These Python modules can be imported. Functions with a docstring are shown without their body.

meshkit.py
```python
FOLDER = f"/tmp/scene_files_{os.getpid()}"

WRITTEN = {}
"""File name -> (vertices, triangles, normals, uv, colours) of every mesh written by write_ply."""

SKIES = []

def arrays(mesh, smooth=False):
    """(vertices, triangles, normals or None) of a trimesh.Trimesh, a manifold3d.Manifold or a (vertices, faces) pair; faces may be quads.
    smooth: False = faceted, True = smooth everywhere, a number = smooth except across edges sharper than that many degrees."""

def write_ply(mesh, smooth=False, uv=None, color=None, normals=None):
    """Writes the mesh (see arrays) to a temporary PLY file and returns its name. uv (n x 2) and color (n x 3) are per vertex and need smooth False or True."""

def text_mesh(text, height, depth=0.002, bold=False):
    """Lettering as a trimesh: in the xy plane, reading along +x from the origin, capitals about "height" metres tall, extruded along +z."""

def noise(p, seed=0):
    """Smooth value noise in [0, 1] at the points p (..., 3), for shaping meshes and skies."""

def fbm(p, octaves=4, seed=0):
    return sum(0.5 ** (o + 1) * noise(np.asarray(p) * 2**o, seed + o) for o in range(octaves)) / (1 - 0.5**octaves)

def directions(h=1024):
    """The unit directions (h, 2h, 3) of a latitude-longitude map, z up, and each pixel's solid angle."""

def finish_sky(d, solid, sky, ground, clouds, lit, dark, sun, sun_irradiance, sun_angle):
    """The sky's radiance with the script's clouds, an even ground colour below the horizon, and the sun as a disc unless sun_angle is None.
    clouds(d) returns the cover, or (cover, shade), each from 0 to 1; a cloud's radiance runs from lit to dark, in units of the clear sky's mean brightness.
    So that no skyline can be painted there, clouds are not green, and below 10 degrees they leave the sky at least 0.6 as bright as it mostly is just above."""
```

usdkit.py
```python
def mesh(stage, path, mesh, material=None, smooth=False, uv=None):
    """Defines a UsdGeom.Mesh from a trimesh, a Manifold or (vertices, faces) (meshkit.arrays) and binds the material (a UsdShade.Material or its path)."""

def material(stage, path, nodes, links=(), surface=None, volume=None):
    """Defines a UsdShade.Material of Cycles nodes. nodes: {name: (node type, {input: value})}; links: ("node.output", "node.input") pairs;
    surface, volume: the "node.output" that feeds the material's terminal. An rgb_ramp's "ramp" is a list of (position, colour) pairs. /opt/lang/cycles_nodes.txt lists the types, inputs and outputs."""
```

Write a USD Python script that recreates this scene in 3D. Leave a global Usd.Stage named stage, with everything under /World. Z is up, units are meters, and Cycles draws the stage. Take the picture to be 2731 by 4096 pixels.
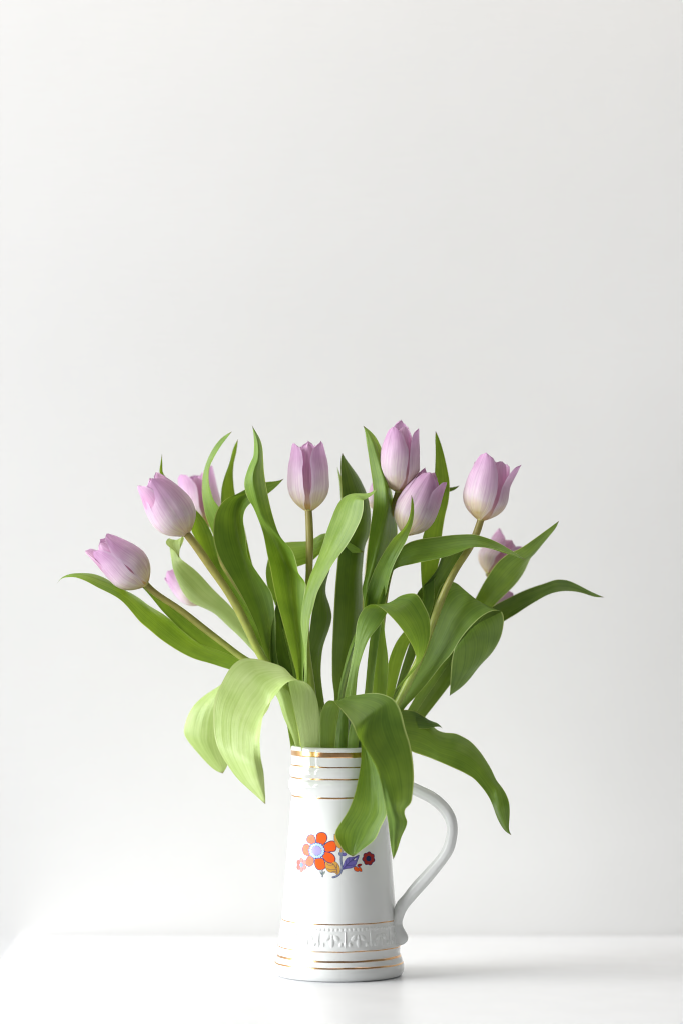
import math, random
import numpy as np
import trimesh
from scipy.interpolate import PchipInterpolator, CubicSpline
from shapely.geometry import Polygon, LineString
from shapely import affinity
import usdkit, meshkit
from pxr import Usd, UsdGeom, UsdLux, UsdShade, Gf, Sdf, Vt

random.seed(7); np.random.seed(7)
stage = Usd.Stage.CreateInMemory()
UsdGeom.SetStageUpAxis(stage, UsdGeom.Tokens.z)
UsdGeom.SetStageMetersPerUnit(stage, 1.0)
UsdGeom.Xform.Define(stage, '/World')

# ------------------------------------------------------------------ camera
FPX = 15000.0                 # focal length in pixels of the 2731 x 4096 photograph
CAM_D, CAM_H = 3.375, 0.417   # metres from the stein's axis, metres above the table top
cam = UsdGeom.Camera.Define(stage, '/World/camera')
cam.AddTranslateOp().Set((0, -CAM_D, CAM_H)); cam.AddRotateXOp().Set(90.0)
cam.CreateHorizontalApertureAttr(24.0); cam.CreateVerticalApertureAttr(24.0 * 4096 / 2731)
cam.CreateFocalLengthAttr(FPX / 2731 * 24.0)
cam.CreateFStopAttr(1.9); cam.CreateFocusDistanceAttr(CAM_D - 0.022)
cam.CreateClippingRangeAttr((0.05, 100))
cam.CreateExposureAttr(0.14)

# ------------------------------------------------------------------ light
def look(prim, pos, target, roll_up=(0, 0, 1)):
    pos, target = np.array(pos, float), np.array(target, float)
    z = pos - target; z /= np.linalg.norm(z)
    x = np.cross(roll_up, z); x /= np.linalg.norm(x); y = np.cross(z, x)
    prim.AddTransformOp().Set(Gf.Matrix4d(*x, 0, *y, 0, *z, 0, *pos, 1))

def rect_light(name, pos, target, w, h, power, color):
    l = UsdLux.RectLight.Define(stage, '/World/' + name)
    look(l, pos, target); l.CreateWidthAttr(w); l.CreateHeightAttr(h)
    l.CreateIntensityAttr(power); l.CreateColorAttr(Gf.Vec3f(*color))
    return l
rect_light('window_light', (-3.5, -0.8, 1.0), (0, -0.15, 0.2), 3.2, 3.1, 11.0, (0.97, 0.985, 1.0))
rect_light('ceiling_light', (0.1, 0.0, 1.95), (0.1, 0.2, 0.0), 1.7, 0.45, 5.0, (1.0, 0.92, 0.79))
dome = UsdLux.DomeLight.Define(stage, '/World/room_light')
DOME = usdkit.material(stage, '/World/Looks/room_glow', {'b': ('background_shader', {'color': (0.97, 0.98, 1.0), 'strength': 0.15})}, surface='b.background')
UsdShade.MaterialBindingAPI.Apply(dome.GetPrim()).Bind(DOME)

# ------------------------------------------------------------------ naming helpers
used = {}
def path_of(name, parent=None):
    base = (parent.GetPath().pathString if parent else '/World') + '/' + name
    n = used.get(base, -1) + 1; used[base] = n
    return base if n == 0 else f'{base}_{n:03d}'
def tag(p, **kw):
    for k, v in kw.items():
        if v: p.SetCustomDataByKey(k, v)
    return p
def thing(name, loc, label, category, group=None):
    x = UsdGeom.Xform.Define(stage, path_of(name)); x.AddTranslateOp().Set(tuple(map(float, loc)))
    return tag(x.GetPrim(), label=label, category=category, group=group)
def obj(name, mesh, mat, parent=None, origin=(0, 0, 0), smooth=True, uv=None, **kw):
    v, f = (np.asarray(mesh.vertices), np.asarray(mesh.faces)) if hasattr(mesh, 'vertices') else mesh
    m = usdkit.mesh(stage, path_of(name, parent), (np.asarray(v, float) - np.asarray(origin), f), mat, smooth=smooth, uv=uv)
    return tag(m.GetPrim(), **kw)

# ------------------------------------------------------------------ materials
LK = '/World/Looks/'
def simple(name, color, rough=0.5, **kw):
    return usdkit.material(stage, LK + name, {'p': ('principled_bsdf', {'base_color': color, 'roughness': rough, **kw})}, surface='p.BSDF')

wall_mat = usdkit.material(stage, LK + 'wall_paint', {
    'g': ('geometry', {}), 'mp': ('mapping', {'scale': (25, 25, 420)}),
    'n': ('noise_texture', {'scale': 1.0, 'detail': 4}),
    'n2': ('noise_texture', {'scale': 3.0, 'detail': 3}),
    'r': ('rgb_ramp', {'ramp': [(0.3, (0.778, 0.774, 0.767)), (0.7, (0.802, 0.798, 0.791))]}),
    'b': ('bump', {'strength': 0.3, 'distance': 0.0015}),
    'p': ('principled_bsdf', {'roughness': 0.75, 'specular_ior_level': 0.25})},
    [('g.position', 'mp.vector'), ('mp.vector', 'n.vector'), ('g.position', 'n2.vector'), ('n2.fac', 'r.fac'),
     ('n.fac', 'b.height'), ('b.normal', 'p.normal'), ('r.color', 'p.base_color')], surface='p.BSDF')
table_mat = usdkit.material(stage, LK + 'table_lacquer', {
    'g': ('geometry', {}), 'n': ('noise_texture', {'scale': 9.0, 'detail': 4}),
    'mr': ('map_range', {'from_min': 0.3, 'from_max': 0.7, 'to_min': 0.27, 'to_max': 0.31}),
    'p': ('principled_bsdf', {'base_color': (0.79, 0.80, 0.825), 'specular_ior_level': 0.35})},
    [('g.position', 'n.vector'), ('n.fac', 'mr.value'), ('mr.result', 'p.roughness')], surface='p.BSDF')
porcelain = usdkit.material(stage, LK + 'porcelain', {
    'g': ('geometry', {}), 'n': ('noise_texture', {'scale': 160.0, 'detail': 2}),
    'b': ('bump', {'strength': 0.05, 'distance': 0.0004}),
    'p': ('principled_bsdf', {'base_color': (0.75, 0.762, 0.748), 'roughness': 0.07, 'specular_ior_level': 0.45})},
    [('g.position', 'n.vector'), ('n.fac', 'b.height'), ('b.normal', 'p.normal')], surface='p.BSDF')
gold = usdkit.material(stage, LK + 'gold_lustre', {
    'g': ('geometry', {}), 'n': ('noise_texture', {'scale': 120.0, 'detail': 3}),
    'r': ('rgb_ramp', {'ramp': [(0.35, (0.70, 0.37, 0.17)), (0.65, (0.86, 0.56, 0.28))]}),
    'p': ('principled_bsdf', {'metallic': 1.0, 'roughness': 0.22})},
    [('g.position', 'n.vector'), ('n.fac', 'r.fac'), ('r.color', 'p.base_color')], surface='p.BSDF')

def leaf_material(name, dark, light, trans, rough=0.40, tw=0.26):
    return usdkit.material(stage, LK + name, {
        'tc': ('texture_coordinate', {}), 's': ('separate_xyz', {}), 'g': ('geometry', {}),
        'mp': ('mapping', {'scale': (36, 1.6, 1)}), 'n': ('noise_texture', {'scale': 1.0, 'detail': 3, 'roughness': 0.6}),
        'mp2': ('mapping', {'scale': (75, 2.0, 1)}), 'n3': ('noise_texture', {'scale': 1.0, 'detail': 2}),
        'n2': ('noise_texture', {'scale': 42.0, 'detail': 4}),
        'add': ('math', {'math_type': 'multiply_add', 'value2': 0.55}), 'sc': ('math', {'math_type': 'multiply', 'value2': 0.5}),
        'r': ('rgb_ramp', {'ramp': [(0.30, dark), (0.72, light)]}),
        'vb': ('rgb_ramp', {'ramp': [(0.0, (1, 1, 1)), (0.30, (0.25, 0.25, 0.25)), (0.55, (0, 0, 0))]}),
        'mb': ('mix', {'color2': tuple(min(1, c * 1.3 + 0.06) for c in light)}),
        'ctr': ('math', {'math_type': 'subtract', 'value2': 0.5}), 'ab': ('math', {'math_type': 'absolute'}),
        'me': ('map_range', {'from_min': 0.472, 'from_max': 0.492, 'to_min': 0.0, 'to_max': 0.65, 'clamp': True}),
        'mm': ('mix', {'color2': (0.45, 0.54, 0.22)}),
        'tp': ('map_range', {'from_min': 0.983, 'from_max': 0.998, 'to_min': 0.0, 'to_max': 0.8, 'clamp': True}),
        'mt': ('mix', {'color2': (0.10, 0.035, 0.03)}),
        'b': ('bump', {'strength': 0.45, 'distance': 0.0006}),
        'b2': ('bump', {'strength': 0.45, 'distance': 0.0035}), 'mp3': ('mapping', {'scale': (3.6, 3.0, 1)}), 'oi': ('object_info', {}), 'n4': ('noise_texture', {'dimensions': '4D', 'scale': 1.0, 'detail': 2}), 'm10': ('math', {'math_type': 'multiply', 'value2': 37.0}),
        'p': ('principled_bsdf', {'roughness': rough, 'specular_ior_level': 0.45}),
        'hs': ('mix', {'mix_type': 'multiply', 'fac': 1.0, 'color2': trans}),
        't': ('translucent_bsdf', {}), 'mx': ('mix_closure', {'fac': tw})},
        [('tc.UV', 's.vector'), ('tc.UV', 'mp.vector'), ('mp.vector', 'n.vector'), ('tc.UV', 'mp2.vector'), ('mp2.vector', 'n3.vector'), ('g.position', 'n2.vector'),
         ('n2.fac', 'sc.value1'), ('n.fac', 'add.value1'), ('sc.value', 'add.value3'), ('add.value', 'r.fac'),
         ('s.y', 'vb.fac'), ('vb.color', 'mb.fac'), ('r.color', 'mb.color1'),
         ('s.x', 'ctr.value1'), ('ctr.value', 'ab.value1'), ('ab.value', 'me.value'), ('me.result', 'mm.fac'), ('mb.color', 'mm.color1'),
         ('s.y', 'tp.value'), ('tp.result', 'mt.fac'), ('mm.color', 'mt.color1'),
         ('mt.color', 'p.base_color'), ('n3.fac', 'b.height'), ('tc.UV', 'mp3.vector'), ('mp3.vector', 'n4.vector'), ('oi.random', 'm10.value1'), ('m10.value', 'n4.w'), ('n4.fac', 'b2.height'), ('b2.normal', 'b.normal'), ('b.normal', 'p.normal'),
         ('mt.color', 'hs.color1'), ('hs.color', 't.color'), ('p.BSDF', 'mx.closure1'), ('t.BSDF', 'mx.closure2')], surface='mx.closure')
leaf_mid = leaf_material('leaf_green', (0.070, 0.150, 0.015), (0.200, 0.328, 0.042), (2.5, 2.2, 0.9))
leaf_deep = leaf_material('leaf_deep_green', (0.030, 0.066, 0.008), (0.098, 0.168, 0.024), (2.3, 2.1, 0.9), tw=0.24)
leaf_waxy = leaf_material('leaf_waxy_pale', (0.32, 0.46, 0.11), (0.53, 0.65, 0.30), (1.3, 1.22, 0.95), rough=0.36, tw=0.28)
leaf_fresh = leaf_material('leaf_fresh_green', (0.050, 0.112, 0.012), (0.152, 0.256, 0.035), (2.4, 2.1, 0.9), tw=0.25)
leaf_light = leaf_material('leaf_light_green', (0.130, 0.235, 0.028), (0.265, 0.395, 0.072), (1.9, 1.8, 0.8))
leaf_pale = leaf_material('leaf_pale_green', (0.27, 0.40, 0.095), (0.44, 0.56, 0.21), (1.35, 1.28, 0.95), rough=0.36, tw=0.3)
LM = {'m': leaf_mid, 'd': leaf_deep, 'p': leaf_pale, 'l': leaf_light, 'w': leaf_waxy, 'k': leaf_fresh}

stem_mat = usdkit.material(stage, LK + 'stem_skin', {
    'tc': ('texture_coordinate', {}), 's': ('separate_xyz', {}), 'g': ('geometry', {}), 'n': ('noise_texture', {'scale': 90.0, 'detail': 3}),
    'r': ('rgb_ramp', {'ramp': [(0.0, (0.33, 0.47, 0.10)), (0.50, (0.36, 0.45, 0.09)), (0.82, (0.31, 0.29, 0.07)), (1.0, (0.33, 0.27, 0.08))]}),
    'm': ('mix', {'mix_type': 'multiply', 'fac': 1.0}), 'rs': ('rgb_ramp', {'ramp': [(0.3, (0.8, 0.8, 0.78)), (0.7, (1.05, 1.05, 1.0))]}),
    'p': ('principled_bsdf', {'roughness': 0.42, 'subsurface_weight': 0.15, 'subsurface_scale': 0.002, 'subsurface_radius': (0.6, 0.8, 0.2)})},
    [('tc.UV', 's.vector'), ('s.y', 'r.fac'), ('g.position', 'n.vector'), ('r.color', 'm.color1'), ('rs.color', 'm.color2'), ('n.fac', 'rs.fac'), ('m.color', 'p.base_color')], surface='p.BSDF')

def petal_material(name, ramp, tw=0.36):
    return usdkit.material(stage, LK + name, {
        'tc': ('texture_coordinate', {}), 's': ('separate_xyz', {}), 'oi': ('object_info', {}),
        'mp': ('mapping', {'scale': (26, 1.3, 1)}), 'n': ('noise_texture', {'scale': 1.0, 'detail': 4, 'roughness': 0.65}),
        'g': ('geometry', {}), 'n2': ('noise_texture', {'scale': 55.0, 'detail': 3}),
        'mr': ('map_range', {'from_min': 0.25, 'from_max': 0.75, 'to_min': -0.10, 'to_max': 0.10}),
        'ad': ('math', {'math_type': 'add'}), 'r': ('rgb_ramp', {'ramp': ramp}),
        'vr': ('rgb_ramp', {'ramp': [(0.28, (0.79, 0.66, 0.79)), (0.62, (1, 1, 1))]}), 'mu': ('mix', {'mix_type': 'multiply', 'fac': 1.0}),
        'ctr': ('math', {'math_type': 'subtract', 'value2': 0.5}), 'ab': ('math', {'math_type': 'absolute'}),
        'me': ('map_range', {'from_min': 0.40, 'from_max': 0.5, 'to_min': 0.0, 'to_max': 0.45, 'clamp': True}),
        'mm': ('mix', {'color2': (0.84, 0.72, 0.84)}),
        'b': ('bump', {'strength': 0.3, 'distance': 0.0004}),
        'p': ('principled_bsdf', {'roughness': 0.48, 'specular_ior_level': 0.35, 'sheen_weight': 0.1}),
        't': ('translucent_bsdf', {}), 'mx': ('mix_closure', {'fac': tw})},
        [('tc.UV', 's.vector'), ('tc.UV', 'mp.vector'), ('mp.vector', 'n.vector'), ('g.position', 'n2.vector'), ('n2.fac', 'mr.value'),
         ('s.y', 'ad.value1'), ('mr.result', 'ad.value2'), ('ad.value', 'r.fac'), ('n.fac', 'vr.fac'), ('r.color', 'mu.color1'), ('vr.color', 'mu.color2'),
         ('s.x', 'ctr.value1'), ('ctr.value', 'ab.value1'), ('ab.value', 'me.value'), ('me.result', 'mm.fac'), ('mu.color', 'mm.color1'),
         ('mm.color', 'p.base_color'), ('mm.color', 't.color'), ('n.fac', 'b.height'), ('b.normal', 'p.normal'),
         ('p.BSDF', 'mx.closure1'), ('t.BSDF', 'mx.closure2')], surface='mx.closure')
petal_out = petal_material('petal_lilac', [(0.0, (0.74, 0.62, 0.24)), (0.10, (0.82, 0.74, 0.48)), (0.32, (0.87, 0.80, 0.785)), (0.60, (0.76, 0.58, 0.715)), (0.82, (0.63, 0.40, 0.585)), (1.0, (0.60, 0.35, 0.555))])
petal_in = petal_material('petal_inner_pink', [(0.0, (0.72, 0.52, 0.16)), (0.14, (0.80, 0.66, 0.48)), (0.34, (0.78, 0.50, 0.62)), (0.7, (0.72, 0.41, 0.60)), (1.0, (0.74, 0.50, 0.68))])
pistil_mat = simple('pistil_yellow_green', (0.55, 0.52, 0.16), 0.5)

# ------------------------------------------------------------------ photograph -> place
FR = {'S': (0, 0, 1.0), 'A': (200, 1650, .5102), 'B': (600, 1650, .5102), 'C': (1100, 1650, .5102), 'D': (1700, 1750, .5102),
      'E': (600, 2300, .5102), 'F': (1200, 2250, .574), 'G': (1100, 2900, .5102), 'I': (1600, 2800, .38265), 'Q': (1140, 3300, .25510)}
def at(px, py, y=0.0):
    """the point of the room on the sight line through a pixel, y metres behind the stein's axis"""
    d = CAM_D + y
    return np.array([(px - 1365.5) * d / FPX, y, CAM_H - (py - 2048.0) * d / FPX])
def fr(frame, x, y):
    ox, oy, s = FR[frame]
    return ox + s * x, oy + s * y
def pt(frame, x, y, cm=0.0):
    return at(*fr(frame, x, y), cm * 0.01)

# ------------------------------------------------------------------ setting
wall = trimesh.creation.box((9.0, 0.12, 5.0)); wall.apply_translation((0.4, 0.3165 + 0.06, 1.1))
obj('wall', wall, wall_mat, smooth=False, kind='structure', label='plain white painted wall behind the table')

TX0, TX1, TY0, TY1 = -0.319, 1.45, -1.05, 0.315
def rounded_slab(x0, x1, y0, y1, z0, z1, r=0.004):
    n = 4; prof = []
    ring = lambda ins, z: [(x0 + ins, y0 + ins, z), (x1 - ins, y0 + ins, z), (x1 - ins, y1 - ins, z), (x0 + ins, y1 - ins, z)]
    V, F = [], []
    zs = [(r * (1 - math.sin(a)), z0 + r * (1 - math.cos(a))) for a in np.linspace(0, math.pi / 2, n)]
    zs = [(r * (1 - math.sin(a)), z0 + r - r * math.cos(a)) for a in np.linspace(0, math.pi / 2, n)] + [(r * (1 - math.cos(a)), z1 - r + r * math.sin(a)) for a in np.linspace(0, math.pi / 2, n)]
    for ins, z in zs: V += ring(ins, z)
    for k in range(len(zs) - 1):
        for j in range(4):
            a, b = 4 * k + j, 4 * k + (j + 1) % 4
            F += [(a, b, b + 4), (a, b + 4, a + 4)]
    F += [(0, 2, 1), (0, 3, 2)]; t = 4 * (len(zs) - 1); F += [(t, t + 1, t + 2), (t, t + 2, t + 3)]
    return np.array(V), np.array(F)
table = thing('table', (0, 0, -0.74), 'white lacquered table the floral stein of tulips stands on', 'table')
O = (0, 0, -0.74)
obj('table_top', rounded_slab(TX0, TX1, TY0, TY1, -0.032, 0.0), table_mat, table, O, smooth=40)
for lx in (TX0 + 0.05, TX1 - 0.05):
    for ly in (TY0 + 0.05, TY1 - 0.05):
        lg = trimesh.creation.box((0.05, 0.05, 0.708)); lg.apply_translation((lx, ly, -0.386))
        obj('leg', lg, table_mat, table, O, smooth=False)

# ------------------------------------------------------------------ the stein
PX = CAM_D / FPX
CX = (1356 - 1365.5) * PX
zpx = lambda y: CAM_H - (y - 2048.0) * PX
Z0 = zpx(3902)
prof_px = [(2984, 186), (2985, 189), (2990, 191), (3000, 191), (3040, 190.5), (3056, 190), (3060, 190.5), (3066, 193.5), (3078, 196), (3090, 196), (3100, 193.5), (3107, 190.5),
           (3111, 192), (3120, 198), (3132, 202), (3144, 201.5), (3156, 197), (3168, 192), (3178, 189.5), (3184, 189.5), (3200, 191), (3300, 199), (3400, 207), (3500, 215), (3600, 223),
           (3668, 228.5), (3677, 229.5), (3684, 231), (3700, 232.5), (3735, 236), (3765, 240), (3776, 243), (3783, 245), (3790, 244), (3805, 243), (3813, 243.5), (3821, 246), (3834, 251), (3842, 253),
           (3848, 256), (3856, 258.5), (3870, 259.5), (3882, 258), (3893, 253), (3900, 247), (3902, 240)]
zz = np.array([zpx(y) - Z0 for y, _ in prof_px]); rr = np.array([r * PX for _, r in prof_px])
R_of = PchipInterpolator(zz[::-1], rr[::-1])          # radius against height
TOPZ = zz[0]
stein = thing('beer_stein', (CX, 0, 0), 'white porcelain stein with gold bands and an orange flower print, holding the tulips', 'stein')
SO = (CX, 0, 0)
def lathe(zr, n=192, close=False):
    zr = np.asarray(zr); a = np.linspace(0, 2 * math.pi, n, endpoint=False)
    V = np.stack([zr[:, 1, None] * np.cos(a), zr[:, 1, None] * np.sin(a), np.repeat(zr[:, :1], n, 1)], -1).reshape(-1, 3)
    m = len(zr); i, j = np.meshgrid(np.arange(m - (0 if close else 1)), np.arange(n), indexing='ij')
    i2, j2 = (i + 1) % m, (j + 1) % n
    q = np.stack([i * n + j, i * n + j2, i2 * n + j2, i2 * n + j], -1).reshape(-1, 4)
    return V, np.vstack([q[:, [0, 1, 2]], q[:, [0, 2, 3]]])
hs = np.linspace(0, TOPZ, 260)
outer = [(h, float(R_of(h))) for h in hs]
inner = [(TOPZ + 0.0004, outer[-1][1] - 0.0012), (TOPZ - 0.0006, outer[-1][1] - 0.0036)] + [(h, float(R_of(h)) - 0.0052) for h in np.linspace(TOPZ - 0.004, 0.012, 60)] + [(0.007, 0.03), (0.007, 0.0001)]
bottom = [(0.0012, 0.0001), (0.0012, 0.046), (0.0, 0.051)]
V, F = lathe(bottom + outer + inner)
obj('body', (V + np.array(SO), F), porcelain, stein, SO, smooth=50)
water = lathe([(0.125, 0.0001), (0.125, float(R_of(0.125)) - 0.0055)], 64)
obj('water', (water[0] + np.array(SO), water[1]), usdkit.material(stage, LK + 'vase_water', {'p': ('principled_bsdf', {'base_color': (0.9, 0.95, 0.92), 'roughness': 0.02, 'transmission_weight': 1.0, 'ior': 1.33})}, surface='p.BSDF'), stein, SO)
for y0, y1 in ((3000, 3021), (3056.5, 3061.5), (3104.5, 3110.5), (3178, 3184.5), (3674, 3678.5), (3780.5, 3784.5), (3817, 3825), (3844.5, 3851)):
    h0, h1 = zpx(y1) - Z0, zpx(y0) - Z0
    hh = np.linspace(h0, h1, 9)
    ringp = [(h, float(R_of(h)) + (0.00012 if 0 < k < 8 else 0.0)) for k, h in enumerate(hh)]
    wob = lathe(ringp)
    vv = wob[0].copy(); ang = np.arctan2(vv[:, 1], vv[:, 0]); vv[:, 2] += 0.00018 * np.sin(3 * ang + y0) + 0.0001 * np.sin(11 * ang + 2 * y0)
    obj('gold_band', (vv + np.array(SO), wob[1]), gold, stein, SO)
# raised frieze of three-lobed leaves and drops between the two lower bands
NA, NH = 1260, 44
h0, h1 = zpx(3774) - Z0, zpx(3688) - Z0
A, H = np.meshgrid(np.linspace(0, 2 * math.pi, NA, endpoint=False), np.linspace(h0, h1, NH), indexing='ij')
per = 2 * math.pi / 14
ph = ((A + 0.12) % per) / per - 0.5; t = (H - h0) / (h1 - h0)
def blob(cx, cy, sx, sy, rot=0.0):
    x, y = (ph - cx), (t - cy)
    xr, yr = x * math.cos(rot) + y * 0.55 * math.sin(rot), -x / 0.55 * math.sin(rot) + y * math.cos(rot)
    return np.clip(1 - (xr / sx) ** 2 - (yr / sy) ** 2, 0, 1) ** 0.7
relief = np.maximum.reduce([blob(0, 0.30, 0.085, 0.22), blob(-0.17, 0.52, 0.13, 0.12, 0.35), blob(0.17, 0.52, 0.13, 0.12, -0.35), blob(0, 0.56, 0.06, 0.10),
                            blob(-0.5, 0.45, 0.022, 0.40), blob(0.5, 0.45, 0.022, 0.40), blob(-0.5, 0.24, 0.05, 0.12), blob(0.5, 0.24, 0.05, 0.12), blob(-0.33, 0.22, 0.07, 0.10, -0.5), blob(0.33, 0.22, 0.07, 0.10, 0.5)])
bead = np.clip(1 - ((((A * 14 * 6 / (2 * math.pi)) % 1) - 0.5) / 0.40) ** 2 - ((t - 0.90) / 0.07) ** 2, 0, 1) ** 0.5
env = np.clip(np.minimum(t, 1 - t) / 0.04, 0, 1)
Rr = R_of(H) - 0.0002 + env * 0.0003 + (0.0007 * relief + 0.00045 * bead) * np.clip(env * 3, 0, 1)
V = np.stack([Rr * np.cos(A), Rr * np.sin(A), H], -1).reshape(-1, 3) + np.array(SO)
i, j = np.meshgrid(np.arange(NA), np.arange(NH - 1), indexing='ij'); i2 = (i + 1) % NA
q = np.stack([i * NH + j, i2 * NH + j, i2 * NH + j + 1, i * NH + j + 1], -1).reshape(-1, 4)
obj('raised_frieze', (V, np.vstack([q[:, [0, 1, 2]], q[:, [0, 2, 3]]])), porcelain, stein, SO)

# handle: ear shape lofted in a vertical plane turned a little towards the camera
HT = math.radians(14)
hp = [  # outer x, y, inner x, y, thickness across (px)
    (1530, 3118, 1530, 3176, 50), (1585, 3116, 1580, 3172, 50), (1625, 3120, 1615, 3170, 50), (1653, 3127, 1640, 3173, 50), (1686, 3141, 1668, 3184, 50), (1730, 3162, 1705, 3202, 50), (1768, 3190, 1735, 3223, 50),
    (1798, 3223, 1760, 3249, 50), (1818, 3262, 1777, 3277, 50), (1825, 3302, 1784, 3303, 50), (1823, 3338, 1782, 3332, 50), (1811, 3391, 1769, 3378, 50), (1781, 3442, 1742, 3422, 50), (1730, 3509, 1692, 3479, 50),
    (1680, 3567, 1642, 3535, 50), (1648, 3604, 1612, 3575, 51), (1626, 3633, 1586, 3606, 52), (1614, 3658, 1572, 3645, 53), (1607, 3684, 1561, 3682, 54), (1611, 3706, 1556, 3708, 55), (1622, 3726, 1553, 3732, 54), (1629, 3746, 1554, 3752, 50), (1622, 3764, 1562, 3768, 42), (1606, 3775, 1578, 3779, 24)]
hp = np.array(hp, float)
tt = np.arange(len(hp)); fine = np.linspace(0, len(hp) - 1, 150)
hpf = np.stack([CubicSpline(tt, hp[:, k])(fine) for k in range(5)], 1)
u2 = lambda x: (x - 1356) * PX / math.cos(HT)
Oo = np.stack([u2(hpf[:, 0]), zpx(hpf[:, 1]) - Z0], 1); Ii = np.stack([u2(hpf[:, 2]), zpx(hpf[:, 3]) - Z0], 1)
nseg = 40; an = np.linspace(0, 2 * math.pi, nseg, endpoint=False)
cc, hw, th = (Oo + Ii) / 2, (Oo - Ii) / 2 * 0.93, hpf[:, 4] * PX / 2 * 0.84
# a flattened oval with a shallow ridge along the back
rid = 1 + 0.10 * np.cos(4 * an)
sec_a = np.sign(np.cos(an)) * np.abs(np.cos(an)) ** 0.9 * rid; sec_b = np.sign(np.sin(an)) * np.abs(np.sin(an)) ** 0.9
P2 = cc[:, None] + hw[:, None] * sec_a[None, :, None]
Bn = th[:, None] * sec_b[None]
V = np.stack([P2[..., 0] * math.cos(HT) - Bn * math.sin(HT) * -1, -P2[..., 0] * math.sin(HT) + Bn * math.cos(HT), P2[..., 1]], -1).reshape(-1, 3) + np.array(SO)
m = len(hpf); i, j = np.meshgrid(np.arange(m - 1), np.arange(nseg), indexing='ij'); j2 = (j + 1) % nseg
q = np.stack([i * nseg + j, i * nseg + j2, (i + 1) * nseg + j2, (i + 1) * nseg + j], -1).reshape(-1, 4)
F = np.vstack([q[:, [0, 1, 2]], q[:, [0, 2, 3]]])
c0, c1 = len(V), len(V) + 1
V = np.vstack([V, V[:nseg].mean(0), V[(m - 1) * nseg:m * nseg].mean(0)])
F = np.vstack([F, [(c0, (k + 1) % nseg, k) for k in range(nseg)], [(c1, (m - 1) * nseg + k, (m - 1) * nseg + (k + 1) % nseg) for k in range(nseg)]])
tm = trimesh.Trimesh(V, F, process=False); tm.fix_normals()
obj('handle', tm, porcelain, stein, SO, smooth=60)

# ------------------------------------------------------------------ the printed flowers (transfer print on the glaze)
def on_stein(xy, lift):
    """points of the print, given as pixels of the photograph, on the stein's front, lift metres proud of the glaze"""
    xy = np.asarray(xy, float); y = np.full(len(xy), -0.048)
    for _ in range(8):
        d = CAM_D + y
        X = (xy[:, 0] - 1365.5) * d / FPX - CX; Z = CAM_H - (xy[:, 1] - 2048.0) * d / FPX
        R = R_of(Z) + lift
        y = -np.sqrt(np.maximum(R ** 2 - X ** 2, 1e-9))
    return np.stack([X + CX, y, Z], 1)
def print_mesh(polys, lift):
    Vs, Fs, n = [], [], 0
    for p in polys:
        for g in getattr(p, 'geoms', [p]):
            if g.is_empty or g.area < 0.3: continue
            g = g.segmentize(3.0)
            v, f = trimesh.creation.triangulate_polygon(g, engine='earcut')
            a = v[f[:, 1]] - v[f[:, 0]]; b = v[f[:, 2]] - v[f[:, 0]]
            cr = a[:, 0] * b[:, 1] - a[:, 1] * b[:, 0]
            f = np.where((cr > 0)[:, None], f[:, ::-1], f)
            tmsh = trimesh.Trimesh(np.c_[v, np.zeros(len(v))], f, process=False)
            for _ in range(1): tmsh = tmsh.subdivide()
            Vs.append(on_stein(tmsh.vertices[:, :2], lift)); Fs.append(tmsh.faces + n); n += len(tmsh.vertices)
    return np.vstack(Vs), np.vstack(Fs)
def ink(name, c): return simple('ink_' + name, c, 0.12, specular_ior_level=0.25)
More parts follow.
